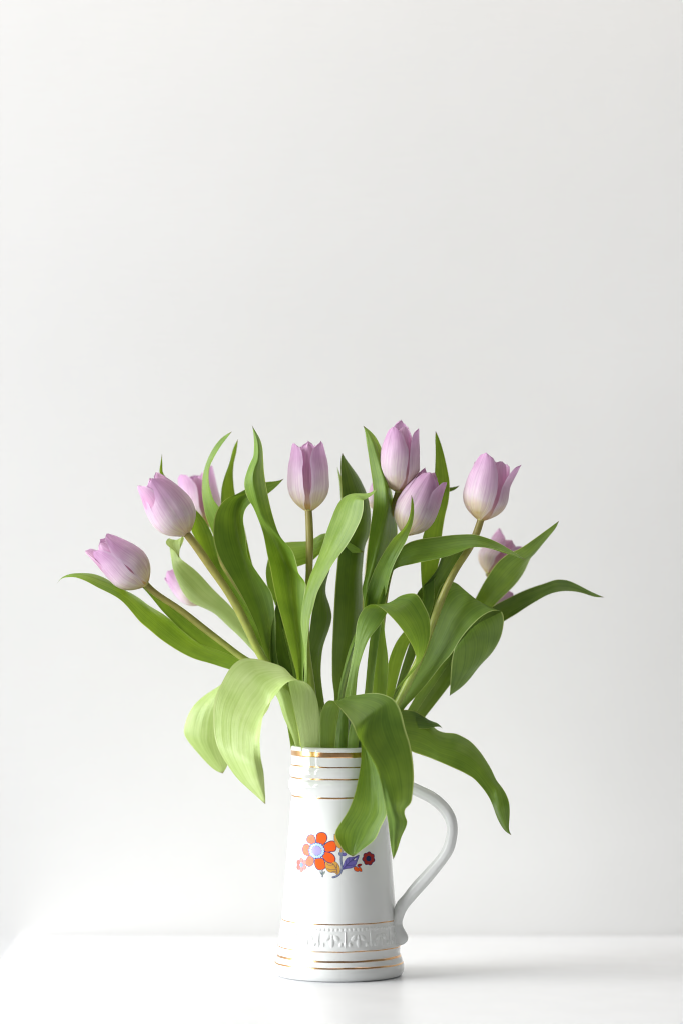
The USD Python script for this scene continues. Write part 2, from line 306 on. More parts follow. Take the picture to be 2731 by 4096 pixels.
K_line, K_orange, K_pink, K_red = ink('navy_line', (0.035, 0.045, 0.16)), ink('orange', (0.80, 0.115, 0.022)), ink('salmon', (0.62, 0.17, 0.14)), ink('dark_red', (0.33, 0.03, 0.028))
K_pale, K_lav, K_blue, K_ochre, K_purple, K_stem, K_navy, K_green = (ink('pale_blue', (0.40, 0.56, 0.75)), ink('lavender', (0.36, 0.32, 0.58)), ink('blue', (0.15, 0.26, 0.66)), ink('ochre', (0.62, 0.34, 0.07)),
    ink('violet', (0.17, 0.14, 0.44)), ink('grey_blue', (0.22, 0.25, 0.36)), ink('deep_navy', (0.02, 0.03, 0.10)), ink('grey_green', (0.30, 0.36, 0.30)))
qp = lambda pts: [fr('Q', x, y) for x, y in pts]
def smooth_poly(pts, n=60):
    p = np.array(qp(pts) + qp(pts[:1]), float); s = np.r_[0, np.cumsum(np.linalg.norm(np.diff(p, axis=0), axis=1))]
    cs = CubicSpline(s, p, bc_type='periodic'); return Polygon(cs(np.linspace(0, s[-1], n, endpoint=False))).buffer(0)
def line(pts, w):
    p = np.array(qp(pts), float)
    if len(p) > 2:
        s = np.r_[0, np.cumsum(np.linalg.norm(np.diff(p, axis=0), axis=1))]; p = CubicSpline(s, p)(np.linspace(0, s[-1], 24))
    return LineString(p).buffer(w / 2, 4)
def petal_shape(cx, cy, ang, r0, r1, w):
    """rounded petal from r0 to r1 (frame Q units) at an angle"""
    t = np.linspace(0, 1, 9); prof = np.array([0.28, 0.60, 0.80, 0.94, 1.0, 0.98, 0.88, 0.62, 0.0]) * w / 2
    ax = r0 + (r1 - r0) * t
    pts = [(a, b) for a, b in zip(ax, prof)] + [(a, -b) for a, b in list(zip(ax, prof))[-2::-1]]
    c, s = math.cos(ang), math.sin(ang)
    return smooth_poly([(cx + c * a - s * b, cy + s * a + c * b) for a, b in pts])
L1_, L2_, L3_ = 0.00007, 0.00013, 0.00019
LW = 2.8
def printed(name, outline, fills, extra=None):
    """a printed motif: its dark outline is the part, its coloured areas are the sub-parts"""
    p = obj(name, print_mesh(outline, L1_), K_line, stein, SO)
    for nm, poly, mat, lift in fills: obj(nm, print_mesh([poly], lift), mat, p, SO)
    return p
# the big orange flower
big = [[(500, 300), (490, 220), (505, 150), (560, 122), (620, 132), (658, 185), (650, 250), (605, 310), (550, 340)],
       [(610, 330), (640, 295), (700, 262), (760, 258), (795, 300), (803, 370), (785, 412), (720, 425), (640, 425)],
       [(600, 440), (680, 432), (750, 465), (785, 520), (780, 575), (730, 602), (670, 590), (615, 545), (590, 500)],
       [(480, 535), (540, 520), (600, 540), (628, 610), (628, 680), (590, 706), (520, 706), (485, 670), (465, 600)],
       [(390, 480), (440, 510), (455, 570), (440, 620), (390, 657), (340, 640), (320, 590), (345, 530)],
       [(395, 340), (390, 410), (400, 470), (360, 487), (305, 470), (278, 410), (285, 340), (325, 305)],
       [(400, 300), (350, 270), (342, 220), (370, 172), (420, 155), (460, 185), (475, 250), (470, 300), (440, 320)]]
bigp = [smooth_poly(p) for p in big]
cen = (497, 408)
daisy = [petal_shape(*cen, 2 * math.pi * k / 18 + 0.1, 70, 128 if k % 2 else 124, 46) for k in range(18)]
hub = smooth_poly([(cen[0] + 74 * math.cos(a), cen[1] + 72 * math.sin(a)) for a in np.linspace(0, 2 * math.pi, 14, endpoint=False)])
fl = [('petal', p.buffer(-LW / 2), K_orange, L2_) for p in bigp] + [('floret', p.buffer(-1.0), K_pale, L3_ + 0.00005) for p in daisy] + [('flower_centre', hub, K_lav, L3_ + 0.00011)]
pbig = printed('printed_flower', [p.buffer(LW / 2) for p in bigp], fl)
obj('floret_outline', print_mesh([p.buffer(1.8) for p in daisy] + [hub.buffer(1.0)], L3_), ink('blue_line', (0.05, 0.08, 0.30)), pbig, SO)
# two small flowers
def small_flower(cx, cy, r, n, w, body, hubm, hr, rot, sx=1.0):
    ps = []
    for k in range(n):
        p = petal_shape(0, 0, 2 * math.pi * k / n + rot, r * 0.30, r, w)
        o = fr('Q', 0, 0); c = fr('Q', cx, cy)
        p = affinity.translate(affinity.scale(p, sx, 1.0, origin=o), c[0] - o[0], c[1] - o[1]); ps.append(p)
    c = fr('Q', cx, cy); h = affinity.scale(affinity.translate(Polygon([(hr * .2551 * math.cos(a), hr * .2551 * math.sin(a)) for a in np.linspace(0, 6.283, 20, endpoint=False)]), *c), sx, 1.0)
    return ps, [('petal', p.buffer(-0.6), body, L2_) for p in ps] + [('flower_centre', h, hubm, L3_)]
ps, fl = small_flower(258, 632, 116, 6, 78, K_pink, K_blue, 34, -math.pi / 2, 0.72); printed('printed_flower', [p.buffer(0.4) for p in ps], fl)
ps, fl = small_flower(1306, 532, 104, 7, 72, K_red, K_navy, 44, -math.pi / 2 + 0.1, 0.92); printed('printed_flower', [p.buffer(2.0) for p in ps], fl)
# stem, leaves, buds
st = line([(752, 826), (830, 796), (880, 730), (892, 660), (880, 590), (876, 530), (885, 470), (900, 400), (880, 350)], 6.2)
printed('printed_stem', [st.buffer(1.0)], [('stem_colour', st.buffer(-0.6), K_stem, L2_)])
och = smooth_poly([(640, 580), (700, 615), (770, 580), (830, 620), (858, 690), (850, 760), (820, 785), (790, 758), (720, 750), (660, 715), (635, 650)])
printed('printed_leaf', [och.buffer(1.2)], [('leaf_colour', och, K_ochre, L2_), ('vein', line([(735, 600), (800, 680), (822, 780)], 1.6), K_line, L3_), ('vein', line([(650, 610), (700, 640), (760, 620)], 1.4), K_line, L3_),
    ('vein', line([(645, 680), (720, 705), (812, 700)], 1.4), K_line, L3_), ('vein', line([(812, 620), (812, 680)], 1.4), K_line, L3_), ('vein', line([(730, 745), (780, 735), (820, 755)], 1.4), K_line, L3_)])
vio = smooth_poly([(905, 700), (915, 640), (945, 560), (1000, 515), (1080, 510), (1155, 480), (1130, 560), (1095, 640), (1030, 680), (950, 692)])
printed('printed_leaf', [vio.buffer(1.3)], [('leaf_colour', vio.buffer(-0.3), K_purple, L2_), ('vein', line([(905, 700), (960, 640), (1050, 555), (1150, 485)], 1.7), K_line, L3_), ('vein', line([(960, 560), (955, 600), (960, 640)], 1.3), K_line, L3_),
    ('vein', line([(1000, 520), (1005, 560), (1010, 590)], 1.3), K_line, L3_), ('vein', line([(1125, 560), (1060, 560)], 1.3), K_line, L3_), ('vein', line([(1080, 630), (1010, 640), (965, 638)], 1.3), K_line, L3_), ('vein', line([(1060, 515), (1050, 550)], 1.3), K_line, L3_)])
och2 = smooth_poly([(775, 150), (800, 190), (850, 290), (890, 360), (870, 372), (820, 350), (785, 290), (772, 220)])
printed('printed_leaf', [och2.buffer(1.0)], [('leaf_colour', och2.buffer(-0.4), K_ochre, L2_)])
for bp, cm_ in (([(845, 440), (870, 430), (885, 470), (868, 488), (845, 470)], K_stem), ([(895, 480), (930, 440), (962, 470), (935, 490)], K_purple), ([(862, 430), (870, 380), (905, 370), (915, 420), (890, 440)], K_ochre)):
    b = smooth_poly(bp, 24); printed('printed_bud', [b.buffer(0.9)], [('bud_colour', b.buffer(-0.3), cm_, L2_)])
for bp in ([(1080, 670), (1120, 665), (1145, 735), (1100, 725), (1078, 700)], [(1142, 690), (1160, 665), (1190, 690), (1198, 735), (1160, 725)], [(1130, 640), (1150, 620), (1198, 625), (1175, 652), (1135, 656)]):
    b = smooth_poly(bp, 24); printed('printed_bud', [b.buffer(1.0)], [('bud_colour', b.buffer(-0.3), K_red if bp[0][0] > 1100 and bp[0][1] < 660 else K_orange, L2_)])
obj('printed_twig', print_mesh([line([(1060, 655), (1110, 660), (1140, 690)], 1.8), line([(1110, 660), (1140, 640)], 1.6)], L1_), K_line, stein, SO)
tw = line([(580, 705), (588, 760), (586, 818)], 3.4)
printed('printed_sprig', [tw.buffer(0.9), smooth_poly([(552, 732), (572, 760), (578, 785), (558, 768)], 20).buffer(0.8), smooth_poly([(626, 732), (604, 750), (598, 785), (618, 765)], 20).buffer(0.8)],
        [('sprig_colour', tw.buffer(-0.5), K_green, L2_), ('leaf_colour', smooth_poly([(552, 732), (572, 760), (578, 785), (558, 768)], 20), K_green, L2_), ('leaf_colour', smooth_poly([(626, 732), (604, 750), (598, 785), (618, 765)], 20), K_green, L2_)])

# ------------------------------------------------------------------ plant builders
def grid_faces(n, m):
    i, j = np.meshgrid(np.arange(n - 1), np.arange(m - 1), indexing='ij')
    q = np.stack([i * m + j, i * m + j + 1, (i + 1) * m + j + 1, (i + 1) * m + j], -1).reshape(-1, 4)
    return np.vstack([q[:, [0, 1, 2]], q[:, [0, 2, 3]]])
LEAF_N = [0]; TILT = 1.7
def leaf_mesh(frame, stations, depth, bow=0.12, wave=0.0007, cols=19, mid_depth=0.0, seed=None, soft=5, extra=None, uscale=1.0, vspan=(0, 1)):
    """stations, base to tip: (x1, y1, x2, y2) or (x1, y1, xm, ym, x2, y2) edges of the blade; depth: [(station fraction, cm, tilt cm, mid offset cm)]"""
    LEAF_N[0] += 1; seed = seed or LEAF_N[0] * 13
    n = len(stations); fx = np.linspace(0, 1, n)
    dd = np.array([(list(d) + [mid_depth])[:4] for d in depth], float)
    dep = [np.interp(fx, dd[:, 0], dd[:, k]) for k in (1, 2, 3)]
    P = np.zeros((n, 3, 3))
    for k, s in enumerate(stations):
        d1, d2 = dep[0][k] - dep[1][k] * TILT / 2, dep[0][k] + dep[1][k] * TILT / 2
        f = frame
        if isinstance(s[0], str): f, s = s[0], s[1:]
        if len(s) == 2: s = (s[0], s[1], s[0], s[1]); d1 = d2 = dep[0][k]
        a, b = pt(f, s[0], s[1], d1), pt(f, s[-2], s[-1], d2)
        if len(s) == 6: mpt = pt(f, s[2], s[3], (d1 + d2) / 2 + dep[2][k] * TILT)
        else: mpt = (a + b) / 2
        P[k] = a, mpt, b
    seg = np.linalg.norm(np.diff(P, axis=0), axis=2).mean(1); s = np.r_[0, np.cumsum(np.maximum(seg, 1e-5))]
    L = s[-1]; N = int(np.clip(L / 0.0022, 30, 160))
    ss = np.linspace(0, L, N)
    G = PchipInterpolator(s, P.reshape(n, 9))(ss).reshape(N, 3, 3)
    # smooth the rails a little, so that traced points do not show as kinks
    for _ in range(3):
        G[1:-1] = 0.25 * G[:-2] + 0.5 * G[1:-1] + 0.25 * G[2:]
    u = np.linspace(0, 1, cols)
    first = np.clip(1 - 2 * u, 0, 1); last = np.clip(2 * u - 1, 0, 1); mid = 1 - first - last
    X = G[:, 0, None] * first[None, :, None] + G[:, 1, None] * mid[None, :, None] + G[:, 2, None] * last[None, :, None]
    for _ in range(soft):
        X[:, 1:-1] = 0.25 * X[:, :-2] + 0.5 * X[:, 1:-1] + 0.25 * X[:, 2:]
    T = np.gradient(G[:, 1], axis=0); Aa = G[:, 2] - G[:, 0]
    w = np.linalg.norm(Aa, axis=1)
    nrm = np.cross(Aa, T); nl = np.linalg.norm(nrm, axis=1, keepdims=True); nrm = nrm / np.maximum(nl, 1e-9)
    for _ in range(6): nrm[1:-1] = 0.25 * nrm[:-2] + 0.5 * nrm[1:-1] + 0.25 * nrm[2:]
    arch = 1 - np.abs(2 * u - 1) ** 1.7
    X = X + (1.3 * bow * w)[:, None, None] * arch[None, :, None] * nrm[:, None]
    # gentle waves along the margin and a shallow keel
    q = np.stack([np.repeat(ss[:, None], cols, 1) * 38, np.repeat(u[None] * 2.2, N, 0), np.full((N, cols), seed * 1.7)], -1)
    wv = (meshkit.noise(q, seed) - 0.5) * 2
    X = X + (wave * wv * np.minimum(1, w / 0.012)[:, None] * (0.35 + np.abs(2 * u - 1))[None])[..., None] * nrm[:, None]
    uv = np.stack([np.repeat(0.5 + (u[None] - 0.5) * uscale, N, 0), np.repeat((vspan[0] + (vspan[1] - vspan[0]) * ss / L)[:, None], cols, 1)], -1).reshape(-1, 2)
    V, F = X.reshape(-1, 3), grid_faces(N, cols)
    if extra:                                  # a torn flap of the same blade
        (V2, F2), uv2 = leaf_mesh(frame, extra[0], extra[1], **{**dict(bow=0.03, wave=0.0, cols=9, seed=seed + 1, vspan=(0.4, 0.7)), **(extra[2] if len(extra) > 2 else {})})
        F = np.vstack([F, F2 + len(V)]); V = np.vstack([V, V2]); uv = np.vstack([uv, uv2])
    return (V, F), uv

def tube_mesh(pts, r0, r1, sides=14):
    pts = np.asarray(pts, float); s = np.r_[0, np.cumsum(np.linalg.norm(np.diff(pts, axis=0), axis=1))]
    N = max(24, int(s[-1] / 0.003)); ss = np.linspace(0, s[-1], N)
    C = (CubicSpline(s, pts) if len(pts) > 2 else PchipInterpolator(s, pts))(ss)
    T = np.gradient(C, axis=0); T /= np.linalg.norm(T, axis=1, keepdims=True)
    X = np.cross(T, [0, 1.0, 0]); X /= np.linalg.norm(X, axis=1, keepdims=True); Y = np.cross(T, X)
    a = np.linspace(0, 2 * math.pi, sides, endpoint=False)
    r = np.interp(ss / s[-1], [0, 1], [r0, r1])
    r = r * (1 + 0.05 * np.sin(ss * 90 + pts[0, 0] * 900))
    V = C[:, None] + r[:, None, None] * (np.cos(a)[None, :, None] * X[:, None] + np.sin(a)[None, :, None] * Y[:, None])
    i, j = np.meshgrid(np.arange(N - 1), np.arange(sides), indexing='ij'); j2 = (j + 1) % sides
    q = np.stack([i * sides + j, (i + 1) * sides + j, (i + 1) * sides + j2, i * sides + j2], -1).reshape(-1, 4)
    uv = np.stack([np.repeat((a / 6.2832)[None], N, 0), np.repeat((ss / s[-1])[:, None], sides, 1)], -1).reshape(-1, 2)
    return (V.reshape(-1, 3), np.vstack([q[:, [0, 1, 2]], q[:, [0, 2, 3]]])), uv, T[-1]

def petal_mesh(base, axis, fwd, L, R, phi, top=0.55, length=1.0, W=62, rad=1.0, belly=0.40, edge=0.0, tip=0.0, seed=0, low=0.0):
    """one tepal of a goblet tulip: phi in degrees, 0 = towards the camera, +90 = right; top = radius at the rim over the greatest radius"""
    right = np.cross(axis, fwd); right /= np.linalg.norm(right)
    N, M = 34, 21
    t = np.linspace(0, 1, N); u = np.linspace(-1, 1, M)
    rho = PchipInterpolator([0, 0.04, 0.14, 0.27, belly, 0.60, 0.80, 1.0], [0.06, 0.30, 0.70, 0.93, 1.0, 0.97 * (0.75 + 0.25 * min(1, top + 0.25)), 0.5 * (0.95 + top), top])(t)
    wid = PchipInterpolator([0, 0.06, 0.2, 0.45, 0.68, 0.85, 0.95, 0.985, 1.0], [0.55, 0.72, 0.92, 1.0, 0.94, 0.78, 0.55, 0.38, 0.12])(t) * math.radians(W)
    rng = np.random.RandomState(seed)
    T, U = np.meshgrid(t, u, indexing='ij')
    wd = wid[:, None] * (1 + 0.04 * np.sin(9 * T + seed + 3 * np.sign(U)))
    # angle is kept as arc length when the radius shrinks towards the rim
    theta = math.radians(phi) + wd * U * np.clip(1.0 / np.maximum(rho[:, None], 0.5), 1, 1.12)
    r = R * rad * rho[:, None] * (1 - 0.05 * np.abs(U) ** 2 * (T > 0)) + R * edge * np.abs(U) ** 2.5 * np.sin(math.pi * np.clip(T, 0, 1))
    r = r - R * 0.045 * np.exp(-(U / 0.10) ** 2) * np.sin(math.pi * T)            # groove along the midrib
    r = r + R * tip * np.clip((T - 0.8) / 0.2, 0, 1) ** 2
    q = np.stack([T * 4, U * 1.6, np.full_like(T, seed * 2.3)], -1)
    r = r + R * 0.06 * (meshkit.noise(q, seed + 5) - 0.5) * np.clip(T * 2.5, 0, 1)
    h = L * length * (T - 0.02 * U ** 2) + L * 0.045 * (meshkit.noise(q * 2.6, seed + 9) - 0.5) * (T ** 3)
    h = h + L * low * T
    V = base + h[..., None] * axis + (r * np.cos(theta))[..., None] * fwd + (r * np.sin(theta))[..., None] * right
    uv = np.stack([(U + 1) / 2, T], -1).reshape(-1, 2)
    return (V.reshape(-1, 3), grid_faces(N, M)), uv

def add_flower(tulip, org, base, tip_px, L_scale, R, petals, tip_cm, seed):
    tip = tip_px
    ax = tip - base; L = np.linalg.norm(ax) * L_scale; ax /= np.linalg.norm(ax)
    fwd = np.array([0, -1.0, 0]); fwd -= ax * (fwd @ ax); fwd /= np.linalg.norm(fwd)
    right = np.cross(ax, fwd)
    # flower: the receptacle and pistil, with the tepals as its pieces
    z = np.linspace(0, 1, 14); pr = np.interp(z, [0, .05, .12, .5, .8, .86, .95, 1], [.0030, .0038, .0032, .0030, .0024, .0045, .0040, .0003])
    a = np.linspace(0, 2 * math.pi, 14, endpoint=False)
    V = base - ax * 0.001 + (z * L * 0.48)[:, None, None] * ax + pr[:, None, None] * (np.cos(a)[None, :, None] * fwd + np.sin(a)[None, :, None] * right)
    i, j = np.meshgrid(np.arange(13), np.arange(14), indexing='ij'); j2 = (j + 1) % 14
    q = np.stack([i * 14 + j, i * 14 + j2, (i + 1) * 14 + j2, (i + 1) * 14 + j], -1).reshape(-1, 4)
    fl = obj('flower', (V.reshape(-1, 3), np.vstack([q[:, [0, 1, 2]], q[:, [0, 2, 3]]])), pistil_mat, tulip, org)
    for k, p in enumerate(petals):
        p = dict(p); inner = p.pop('inner', False)
        m, uv = petal_mesh(base, ax, fwd, L, R, seed=seed * 10 + k, **p)
        obj('petal', m, petal_in if inner else petal_out, fl, org, uv=uv)

def goblet(o, i, top=0.6, **kw):
    """default set: outer tepals at the angles o, inner ones at i"""
    return [dict(phi=a, top=top, W=62, rad=1.0, **kw) for a in o] + [dict(phi=a, top=top * 0.86, W=54, rad=0.83, inner=True, length=0.97, **kw) for a in i]

def tulip(label, stem, radius, tip, tip_cm, R_px, petals, leaves, seed, r0=None, L_scale=1.06):
    """stem: [(frame, x, y, cm)] base to flower; tip: (frame, x, y); leaves: list of (material, frame, stations, depth, options)"""
    pts = [pt(f, x, y, c) for f, x, y, c in stem]
    org = pts[0]
    t = thing('tulip', org, label, 'tulip')
    m, uv, T = tube_mesh(pts, (r0 or radius * 1.1) * 1.13, radius * 1.13)
    obj('stem', m, stem_mat, t, org, uv=uv)
    if tip is not None:
        d = CAM_D + tip_cm * .01
        add_flower(t, org, pts[-1] - T * 0.001, pt(*tip, tip_cm), L_scale, R_px * d / FPX, petals, tip_cm, seed)
    for mat, frame, stations, depth, opt in leaves:
        opt = dict(opt); lab = opt.pop('label', None)
        lm, uv = leaf_mesh(frame, stations, depth, **opt)
        obj('leaf', lm, LM[mat], t, org, uv=uv, label=lab)
    return t

# ------------------------------------------------------------------ leaves, each traced along both margins
Lf = {}
Lf[1] = ('m', 'A', [(1969, 2714, 1999, 2714), (1944, 2604, 1984, 2594), (1894, 2394, 1934, 2374), (1824, 2194, 1874, 2154), (1714, 2104, 1744, 2014), (1394, 2014, 1480, 1930), (1270, 1975, 1344, 1874), (1150, 1935, 1184, 1814), (984, 1856, 1034, 1704), (860, 1775, 900, 1590), (784, 1710, 784, 1514),
    (700, 1640, 700, 1450), (640, 1568, 630, 1408), (560, 1480, 560, 1375), (470, 1420, 480, 1330), (370, 1370, 400, 1290), (280, 1320, 300, 1262), (180, 1288, 200, 1258), (100, 1296, 110, 1284), (50, 1350)],
    [(0, 0.6, 0), (.2, 0.8, 0), (.4, -0.1, 1.0), (.6, -0.5, 2.2), (1, -0.5, 0)], dict(bow=0.10))
Lf[2] = ('m', 'E', [(1160, 1450, 1190, 1450), (1050, 1000, 1090, 980), (820, 740, 840, 690), (600, 622, 600, 560), (400, 547, 440, 450), (250, 432, 300, 335), (160, 345, 200, 255), (100, 285, 130, 190), (30, 200, 50, 125), (-20, 140, 0, 92), (-66, 92)],
    [(0, 1.0, 0), (.5, 0.9, 0.3), (1, 0.8, 0)], dict(bow=-0.10))
Lf[3] = ('p', 'A', [(1974, 2714, 1999, 2714), (1949, 2604, 1979, 2604), (1904, 2394, 1934, 2384), (1834, 2194, 1869, 2164), (1744, 2074, 1784, 2014), (1624, 1914, 1668, 1850), (1550, 1828, 1610, 1770), (1484, 1754, 1550, 1690), (1384, 1664, 1484, 1600), (1284, 1574, 1400, 1500), (1200, 1530, 1340, 1440), (1120, 1490, 1270, 1370), (1060, 1430, 1200, 1290), (1010, 1350, 1120, 1215),
    (975, 1260, 1065, 1175), (955, 1160, 1020, 1135), (944, 1080, 1012, 1090), (938, 1020, 1040, 1030), (945, 975, 1056, 975), (915, 990, 1040, 962), (904, 1025, 1022, 1000), (925, 1052, 1020, 1040), (965, 1072, 1018, 1085), (1012, 1140)],
    [(0, 0.8, 0), (.3, 1.8, -0.6), (.6, 2.2, -1.4), (.72, 2.2, 0), (.80, 1.6, 0), (.9, 0.9, 0.2), (1, 0.8, 0)], dict(bow=0.16))
Lf[5] = ('m', 'B', [(1180, 2600, 1205, 2600), (1085, 2230, 1125, 2220), (970, 1900, 1020, 1890), (760, 1500, 880, 1480), (600, 1200, 740, 1180), (520, 1010, 650, 960), (470, 900, 600, 840), (440, 820, 548, 745), (420, 730, 505, 690), (407, 620, 476, 605), (407, 520, 455, 520), (424, 440, 458, 440), (466, 335, 500, 355), (540, 222, 556, 264), (600, 170, 612, 190), (645, 148)],
    [(0, 1.2, 0), (.3, 2.4, -1.0), (.7, 2.6, -0.8), (1, 2.0, 0)], dict(bow=-0.16))
Lf[6] = ('m', 'B', [(1190, 2600, 1215, 2600), (1105, 2230, 1140, 2230), (1000, 1900, 1050, 1900), (820, 1500, 920, 1500), (660, 1200, 800, 1180), (590, 900, 730, 860), (558, 720, 690, 720), (560, 620, 668, 640), (578, 530, 656, 560), (605, 450, 650, 480), (628, 385, 656, 400), (645, 305, 678, 315), (668, 245, 687, 255), (691, 206)],
    [(0, 1.6, 0), (.4, 3.2, 0.5), (1, 3.2, 0.2)], dict(bow=-0.14))
Lf[7] = ('k', 'B', [(1185, 2600, 1200, 2600, 1215, 2600), (1110, 2250, 1125, 2250, 1145, 2250), (935, 1950, 955, 1950, 1000, 1940), (890, 1860, 925, 1850, 985, 1800), (850, 1724, 895, 1700, 985, 1640), (800, 1604, 865, 1570, 975, 1530), (725, 1450, 815, 1420, 955, 1420), (650, 1320, 775, 1290, 890, 1320), (570, 1190, 740, 1150, 810, 1205),
    (518, 1080, 712, 1040, 763, 1110), (496, 960, 685, 930, 747, 940), (503, 840, 675, 810, 731, 838), (540, 740, 690, 720, 745, 768), (605, 672, 720, 660, 785, 714), (680, 640, 790, 630, 850, 685), (760, 595, 850, 610, 900, 655), (900, 545, 915, 590, 925, 638), (1000, 536, 1003, 553, 1005, 570), (1050, 518)],
    [(0, 0.3, 0, 0), (.35, -0.2, 0.2, .5), (.6, -0.4, -0.2, 1.0), (.72, 0.0, 0, .7), (.8, 0.8, 0, 0), (1, 1.4, 0, 0)], dict(bow=0.0))
Lf[8] = ('m', 'B', [(1195, 2580, 1215, 2580, 1240, 2580), (1165, 2300, 1185, 2300, 1210, 2300), (1148, 2060, 1172, 2070, 1200, 2060), (1122, 1954, 1170, 1950, 1212, 1940), (1080, 1790, 1152, 1780, 1216, 1870), (1040, 1644, 1135, 1640, 1200, 1640), (988, 1450, 1100, 1430, 1205, 1480), (950, 1260, 1075, 1250, 1225, 1340), (938, 1190, 1060, 1180, 1165, 1265), (918, 1100, 1035, 1090, 1155, 1205), (890, 960, 990, 975, 1120, 1085),
    (855, 850, 925, 880, 1015, 965), (812, 745, 868, 790, 968, 830), (755, 645, 828, 640, 928, 660), (738, 550, 806, 520, 908, 550), (765, 450, 815, 450, 896, 460), (792, 382, 846, 380, 890, 370), (812, 345, 852, 330, 886, 290), (818, 240, 848, 240, 868, 215), (812, 155, 824, 160, 838, 160), (800, 100)],
    [(0, -0.8, 0, 0), (.2, -1.2, 0, .8), (.42, -1.2, 0.1, 1.5), (.54, -1.2, 0.0, 0.0), (.68, -1.0, 0.2, -0.9), (.85, -0.8, 0.2, -0.6), (1, -0.6, 0, 0)], dict(bow=0.04))
Lf[9] = ('l', 'C', [(230, 2620, 260, 2620), (150, 2100, 200, 2100), (60, 1700, 160, 1700), (0, 1500, 120, 1530), (-62, 1350, 80, 1420), (-72, 1250, 80, 1310), (-40, 1110, 110, 1240), (50, 1022, 180, 1208), (160, 1012, 260, 1180), (250, 1010, 310, 1150), (310, 985, 350, 1110), (380, 945, 400, 1095), (460, 960, 470, 1092), (550, 1005, 545, 1092), (620, 1042, 620, 1102), (695, 1095)],
    [(0, 0.8, 0), (.3, 1.6, 0.4), (.6, 1.6, -0.4), (.8, 0.6, 0.5), (1, 0.0, 0)], dict(bow=0.1))
Lf[10] = ('l', 'C', [(200, 2560, 240, 2560), (222, 2200, 250, 2200), (232, 2000, 252, 2000), (230, 1880, 250, 1880), (216, 1760, 262, 1730), (204, 1640, 276, 1610), (212, 1530, 298, 1540), (236, 1410, 328, 1420), (272, 1290, 398, 1290), (325, 1170, 475, 1160), (368, 1050, 550, 1055), (402, 940, 628, 925), (440, 840, 683, 800), (478, 745, 693, 720), (515, 682, 692, 690), (560, 647, 690, 684), (620, 634, 690, 686), (690, 638, 704, 682), (745, 630, 752, 655), (785, 603, 790, 617), (801, 596)],
    [(0, -1.6, 0), (.3, -1.8, -0.4), (.55, -1.9, -1.6), (.72, -2.1, -1.5), (.85, -2.6, -0.3), (1, -3.0, 0)], dict(bow=0.05, wave=0.0005))
Lf[11] = ('d', 'E', [(1330, 1560, 1380, 1560), (1300, 1250, 1376, 1250), (1285, 1080, 1374, 1080), (1222, 930, 1358, 930), (1190, 790, 1342, 770), (1194, 620, 1352, 610), (1235, 520, 1380, 500), (1250, 430, 1410, 420), (1262, 330, 1426, 330), (1280, 230, 1404, 240), (1305, 110, 1372, 130), (1340, 20, 1392, 20), (1370, -60, 1415, -60), (1400, -120)],
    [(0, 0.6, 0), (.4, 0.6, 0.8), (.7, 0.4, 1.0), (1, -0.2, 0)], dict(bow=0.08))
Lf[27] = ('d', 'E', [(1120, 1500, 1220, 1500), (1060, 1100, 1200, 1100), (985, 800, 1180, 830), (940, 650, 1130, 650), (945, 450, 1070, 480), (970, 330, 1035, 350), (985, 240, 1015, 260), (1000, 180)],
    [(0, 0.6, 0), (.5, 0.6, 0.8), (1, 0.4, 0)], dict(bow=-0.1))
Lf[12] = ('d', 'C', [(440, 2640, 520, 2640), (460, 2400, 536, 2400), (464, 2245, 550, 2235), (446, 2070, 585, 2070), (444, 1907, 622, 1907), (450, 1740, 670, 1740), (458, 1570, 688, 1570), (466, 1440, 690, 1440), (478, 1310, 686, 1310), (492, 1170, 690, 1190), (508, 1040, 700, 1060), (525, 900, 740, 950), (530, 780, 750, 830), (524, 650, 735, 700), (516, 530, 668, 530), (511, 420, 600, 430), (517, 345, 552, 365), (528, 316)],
    [(0, 0.8, 0), (.4, 1.0, 1.5), (.8, 1.4, 1.2), (1, 1.6, 0)], dict(bow=0.14))
Lf['12b'] = ('p', 'C', [(560, 1200, 620, 1200), (520, 800, 570, 800), (503, 540, 530, 540), (492, 470, 508, 480), (487, 424)], [(0, 3.0, 0), (1, 3.2, 0)], dict(bow=0.1))
Lf[13] = ('m', 'C', [(460, 2640, 480, 2640, 500, 2640), (488, 2250, 504, 2250, 522, 2250), (565, 1900, 590, 1900, 620, 1900), (650, 1680, 674, 1680, 702, 1680), (690, 1490, 730, 1480, 800, 1480), (684, 1390, 725, 1370, 860, 1350), (712, 1260, 755, 1250, 890, 1220), (717, 1150, 785, 1140, 925, 1090), (734, 990, 826, 980, 958, 945), (753, 850, 860, 840, 950, 820), (766, 700, 884, 720, 928, 690), (758, 550, 878, 590, 910, 600), (746, 430, 838, 450, 880, 460), (728, 320, 800, 330, 850, 335), (710, 230, 768, 230, 815, 245), (701, 150, 728, 150, 765, 165), (689, 101)],
    [(0, 0.0, 0, 0), (.3, 0.4, 1.0, -1.0), (.6, 0.6, 1.2, -1.7), (.8, 0.4, 0.6, -.6), (1, 0.4, 0, 0)], dict(bow=0.0))
Lf[14] = ('m', 'C', [(690, 2640, 760, 2640), (730, 2400, 820, 2400), (764, 2189, 872, 2189), (775, 1960, 884, 1960), (757, 1760, 862, 1740), (700, 1590, 848, 1560), (696, 1520, 840, 1490), (714, 1420, 866, 1425), (742, 1325, 886, 1340), (775, 1237, 910, 1250), (820, 1150, 940, 1170), (870, 1070, 990, 1080), (930, 985, 1026, 1010), (998, 922, 1052, 940), (1041, 850, 1078, 860), (1061, 770, 1088, 780), (1066, 700, 1085, 700), (1066, 645)],
    [(0, -0.2, 0), (.3, -0.6, 0.4), (.5, -1.6, -0.5), (.75, -3.8, 0.3), (.86, -4.6, 0.1), (1, -4.8, 0)], dict(bow=-0.14))
